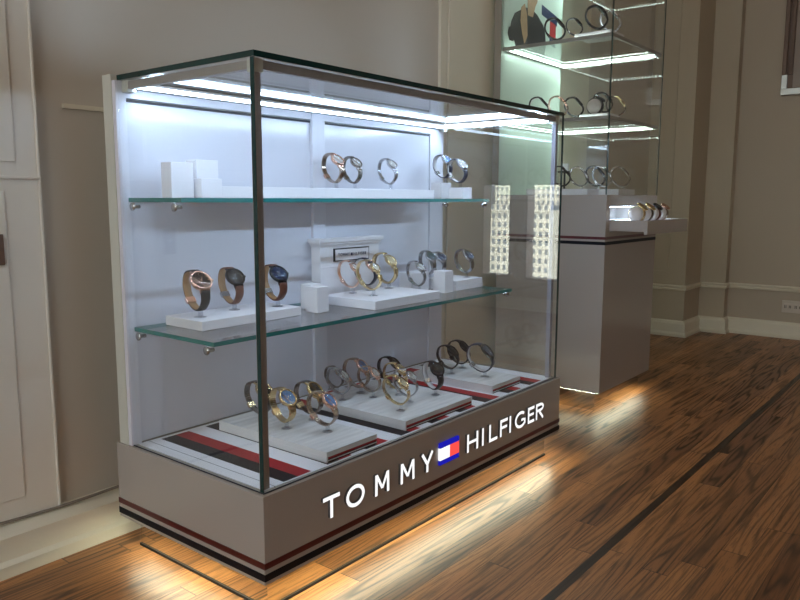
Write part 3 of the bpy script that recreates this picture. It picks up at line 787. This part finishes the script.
# ------------------------------------------------------------------ tower showcase
tx0, tx1, ty0, ty1 = 1.695, 2.205, .08, .535
tw = thing('tower_showcase', 'tall glass showcase tower on a greige cabinet with an open drawer', 'showcase', (0, 0, 0))
mb = MB(); zt0, zt1 = .43, .522
mb.box(tx0, tx1, ty0, ty1, HB, zt0, 'body'); mb.box(tx0, tx1, ty0, ty1, zt1, .563, 'body')
mb.box(tx0, tx0+.035, ty0, ty1, zt0, zt1, 'body'); mb.box(tx1-.035, tx1, ty0, ty1, zt0, zt1, 'body'); mb.box(tx0+.035, tx1-.035, ty0+.16, ty1, zt0, zt1, 'body')
mb.build('cabinet', tw)
for z0, z1, m, lab in ((.401, .411, 'sred', 'dark red stripe'), (.381, .393, 'navy', 'navy black stripe')):
    q = MB(); q.box(tx0-.0012, tx1+.0012, ty0-.0012, ty0, z0, z1, m); q.box(tx0-.0012, tx0, ty0, ty1, z0, z1, m)
    s = q.build('stripe', tw); s['label'] = lab
box('toe_kick', tw, 'mirror', tx0+.03, tx1-.04, ty0+.03, ty1, ZF, HB)
strip('floor_light', tw, 'ledF', (tx0+.01, ty0+.012, HB-.003), (tx1-.03, ty0+.012, HB-.003), (0, 1, 0), .006)
strip('floor_light', tw, 'ledF', (tx0+.012, ty0+.02, HB-.003), (tx0+.012, ty1, HB-.003), (1, 0, 0), .004)
dr = MB(); dx0, dx1, dy0 = tx0+.037, tx1-.037, -.06
dr.box(dx0, dx1, dy0, dy0+.012, .422, .472, 'body').box(dx0, dx0+.010, dy0+.012, .225, .432, .472, 'body').box(dx1-.010, dx1, dy0+.012, .225, .432, .472, 'body')
dr.box(dx0+.010, dx1-.010, dy0+.012, .225, .432, .466, 'block')
dro = dr.build('drawer', tw)
strip('drawer_light', tw, 'led', (dx0+.02, .12, .519), (dx1-.02, .12, .519), (0, 1, 0), .02)
# glazing
ZT = 1.75
bpn = box('back_panel', tw, 'mint', tx0, tx1, ty1, ty1+.030, .30, ZT, {'-x': 'alu', '+x': 'alu'})
gpane('side_glass', tx0, tx0+.004, ty0+.0065, ty1, .5635, ZT, 0, 'x', tw)
gpane('side_glass', tx1-.004, tx1, ty0+.0065, ty1, .5635, ZT, 0, 'x', tw, 'pedge')
o = gpane('front_glass', tx0, tx1, ty0, ty0+.004, .5635, ZT, 0, 'y', tw)
box('top_cap', tw, 'body', tx0, tx1, ty0, ty1+.03, ZT, ZT+.06)
for z in (.845, 1.13, 1.46):
    a, b, c, d = tx0+.008, tx1-.008, ty0+.008, ty1-.002
    sh = MB(); t_ = .012
    sh.box(a, b, c, c+.01, z-t_, z, 'grey').box(a, b, d-.01, d, z-t_, z, 'grey').box(a, a+.01, c+.01, d-.01, z-t_, z, 'grey').box(b-.01, b, c+.01, d-.01, z-t_, z, 'grey')
    so = sh.build('shelf', tw)
    box('shelf_glass', so, 'glass', a+.01, b-.01, c+.01, d-.01, z-.008, z-.002)
    strip('shelf_light', so, 'ledTb', (a+.02, d-.024, z-.0125), (b-.015, d-.024, z-.0125), (0, 1, 0), .009)
    strip('shelf_light', so, 'ledD', (a+.0105, c+.02, z-.006), (a+.0105, d-.02, z-.006), (0, 0, 1), .008)
    strip('shelf_light', so, 'ledT', (b-.014, c+.02, z-.0125), (b-.014, d-.02, z-.0125), (1, 0, 0), .010)
# poster on the back panel of the upper bay
po = thing('poster', 'pale poster of a person in a black tee beside a flag emblem', 'poster', (1.95, ty1-.001, 1.135))
box('print', po, 'poster', -.245, .245, -.004, -.001, 0, .31)
def flat(name, poly, m, dep=.0006, y=-.004):
    MB().extr(poly, dep, m, m, lambda u, v, w: (u, y-w, v)).build(name, po)
flat('wrist_watch', [(-.205, .03), (-.175, .03), (-.168, .06), (-.185, .085), (-.21, .08), (-.218, .055)], 'tee', .0006, -.0056)
flat('tee_shirt', [(-.150, .012), (.085, .004), (.098, .05), (.092, .100), (.070, .135), (.02, .165), (-.02, .178), (-.075, .178), (-.12, .160), (-.165, .140), (-.19, .105), (-.205, .055), (-.165, .035)], 'tee')
flat('head', [(-.062, .150), (-.02, .150), (-.002, .195), (.014, .215), (.022, .29), (-.070, .29), (-.068, .23), (-.066, .20)], 'skin', .0006, -.0048)
flat('hand', [(-.105, .07), (-.085, .035), (-.062, .07), (-.070, .15), (-.090, .19), (-.118, .17), (-.122, .12)], 'skin', .0006, -.0056)
flat('hair', [(-.075, .268), (.028, .268), (.022, .302), (-.03, .309), (-.075, .30)], 'tee', .0006, -.0056)
flat('emblem_stripe', [(.055, .215), (.195, .190), (.195, .150), (.055, .175)], 'fnavy')
flat('emblem_stripe', [(.13, .163), (.185, .155), (.185, .085), (.13, .093)], 'fred')
flat('emblem_stripe', [(.13, .093), (.185, .085), (.185, .058), (.13, .066)], 'fnavy')
# low white plinths inside the tower
def plinth(label, x0, x1, ya, yb_, z, h):
    o = box('display_block', None, 'block', x0, x1, ya, yb_, 0, h, bevel=.001); o.location.z = z
    tag(o, label, 'block', 'low white blocks inside the tower')
plinth('low white block at the back of the tower floor bay', 1.715, 1.815, .165, .42, .5635, .022)
plinth('low white block by the tower front glass on the bottom bay', 1.825, 1.985, .090, .215, .5635, .022)
plinth('thin white block under the cushioned watches on the tower middle shelf', 1.72, 1.82, .10, .21, .846, .010)
plinth('thin white block under the front watches on the tower upper shelf', 1.72, 1.84, .10, .24, 1.131, .014)
gw = 'watches inside the tower'; gs = 'clear stands inside the tower'
TH = 1.6
def tw_watch(kind, label, x, y, z, sc=1.1, rz=24, post=.010): watch(kind, label, (x, y, z), rz, sc, gw, post, True, gs)
tw_watch('black_silicone', 'black open-loop watch before the poster in the tower', 1.760, .322, 1.131, 1.10)
tw_watch('black_mesh', 'small black watch right of the poster watch, tower top', 1.735, .235, 1.131, .85)
tw_watch('black_silicone', 'large black watch left of the tower edge, upper shelf', 1.745, .150, 1.145, 1.12)
tw_watch('steel_white', 'steel watch at the tower glass edge, upper shelf', 1.82, .130, 1.145, 1.05)
tw_watch('black_mesh', 'black watch, leftmost on the tower middle shelf', 1.735, .368, .846, 1.05)
tw_watch('twotone_white', 'rose watch, second from left on the tower middle shelf', 1.740, .290, .846, 1.02)
tw_watch('black_links', 'dark link watch, third from left, tower middle shelf', 1.790, .250, .846, 1.0)
tw_watch('black_silicone', 'dark watch just left of tower glass edge, middle shelf', 1.805, .142, .856, 1.0)
tw_watch('gun_gold_black', 'bronze watch just right of tower glass edge, middle shelf', 1.86, .115, .846, 1.0)
tw_watch('black_mesh', 'black watch, leftmost in the tower bottom bay', 1.735, .268, .5855, 1.02)
tw_watch('bronze_white', 'slim dark steel watch, second in the tower bottom bay', 1.795, .222, .5855, 1.0)
tw_watch('black_links', 'black link watch, third in the tower bottom bay', 1.850, .180, .5855, 1.05)
tw_watch('steel_green', 'green-dial steel watch, fourth in the tower bottom bay', 1.895, .172, .5855, 1.05)
tw_watch('bronze_white', 'dark steel watch, rightmost in the tower bottom bay', 1.945, .120, .5855, 1.05)
# cushioned watch in the middle bay
def cushion_watch(name_label, loc, kind, rz=0, grp=None):
    so, si, cm, dm, mm, w, R, sk = WT[kind]
    c = thing('watch_cushion', 'pale cushion holding the '+name_label, 'cushion', loc, rz, grp and 'pale cushions in the open drawer')
    MB().lathe([(.008, -.022), (.024, -.020), (.027, -.010), (.027, .010), (.024, .020), (.008, .022)], Matrix.Translation((0, 0, .027)) @ Matrix.Rotation(PI/2, 4, 'Y'), 'pillow', 20).build('pad', c)
    t = thing('wristwatch', name_label, 'watch', loc, rz, grp)
    mb = MB(); vs = []; fs = []; nn = 28
    for i in range(nn):
        a = 2*PI*i/nn
        for rr in (.0275, .0300):
            for x in (-w*.45, w*.45): vs.append((x, rr*math.cos(a), .0272+rr*math.sin(a)))
    for i in range(nn):
        a, b = i*4, ((i+1) % nn)*4
        fs += [(a, a+1, b+1, b), (a+2, b+2, b+3, a+3), (a, b, b+2, a+2), (a+1, a+3, b+3, b+1)]
    mb.add(vs, fs, so, True).build('strap', t)
    M_ = Matrix.Translation((0, 0, .027)) @ Matrix.Rotation(math.radians(35), 4, 'X') @ Matrix.Translation((0, 0, .029))
    MB().lathe([(R*.8, 0), (R, .002), (R, .006), (R*.85, .008), (R*.8, .007)], M_, cm, 22).build('case', t)
    MB().lathe([(R*.82, .0068), (0, .007)], M_, dm, 20, False).build('dial', t)
cushion_watch('dark watch wrapped round a cushion, tower middle shelf', (1.745, .160, .857), 'black_links')
for i, (x, k, l) in enumerate([(1.805, 'gold_links_black', 'gold cushioned watch, leftmost in the open drawer'), (1.885, 'gun_gold_black', 'bronze cushioned watch, second in the open drawer'),
                               (1.965, 'black_brown_leather', 'brown-strapped cushioned watch, third in the open drawer'), (2.045, 'rose_links_blue', 'rose cushioned watch, rightmost in the open drawer')]):
    cushion_watch(l, (x, .008, .4665), k, 0, 'cushioned watches in the open drawer')
t = thing('sign_card', 'small white card on a black stand at the back of the tower bottom bay', 'card', (1.86, .33, .5635))
box('stand', t, 'blackr', -.012, .012, -.030, .030, 0, .006); box('post', t, 'blackr', -.003, .003, -.003, .003, .006, .088); box('crossbar', t, 'blackr', -.010, .010, -.026, .026, .088, .094)
box('card', t, 'block', -.006, .006, -.016, .016, .094, .124)

# ------------------------------------------------------------------ light from outside
wd = bpy.data.worlds.new('sky'); S.world = wd; wd.use_nodes = True
bg = wd.node_tree.nodes['Background']; bg.inputs[0].default_value = (.86, .93, 1.0, 1); bg.inputs[1].default_value = 5.8
sun = bpy.data.lights.new('sun', 'SUN'); sun.energy = 9; sun.angle = .01; sun.color = (1, .93, .80)
so = bpy.data.objects.new('sun', sun); COL.objects.link(so)
so.rotation_euler = Vector((.50, .12, -.80)).to_track_quat('-Z', 'Y').to_euler(); so.location = (-3, 0, 8)
for i, (a, b, z0, z1) in enumerate(OPL):
    l = bpy.data.lights.new('window_portal', 'AREA'); l.shape = 'RECTANGLE'; l.size = b-a; l.size_y = z1-z0
    l.cycles.is_portal = True
    o = bpy.data.objects.new('window_portal', l); COL.objects.link(o); o.location = (XL-.12, (a+b)/2, (z0+z1)/2)
    o.rotation_euler = Vector((1, 0, 0)).to_track_quat('-Z', 'Z').to_euler()
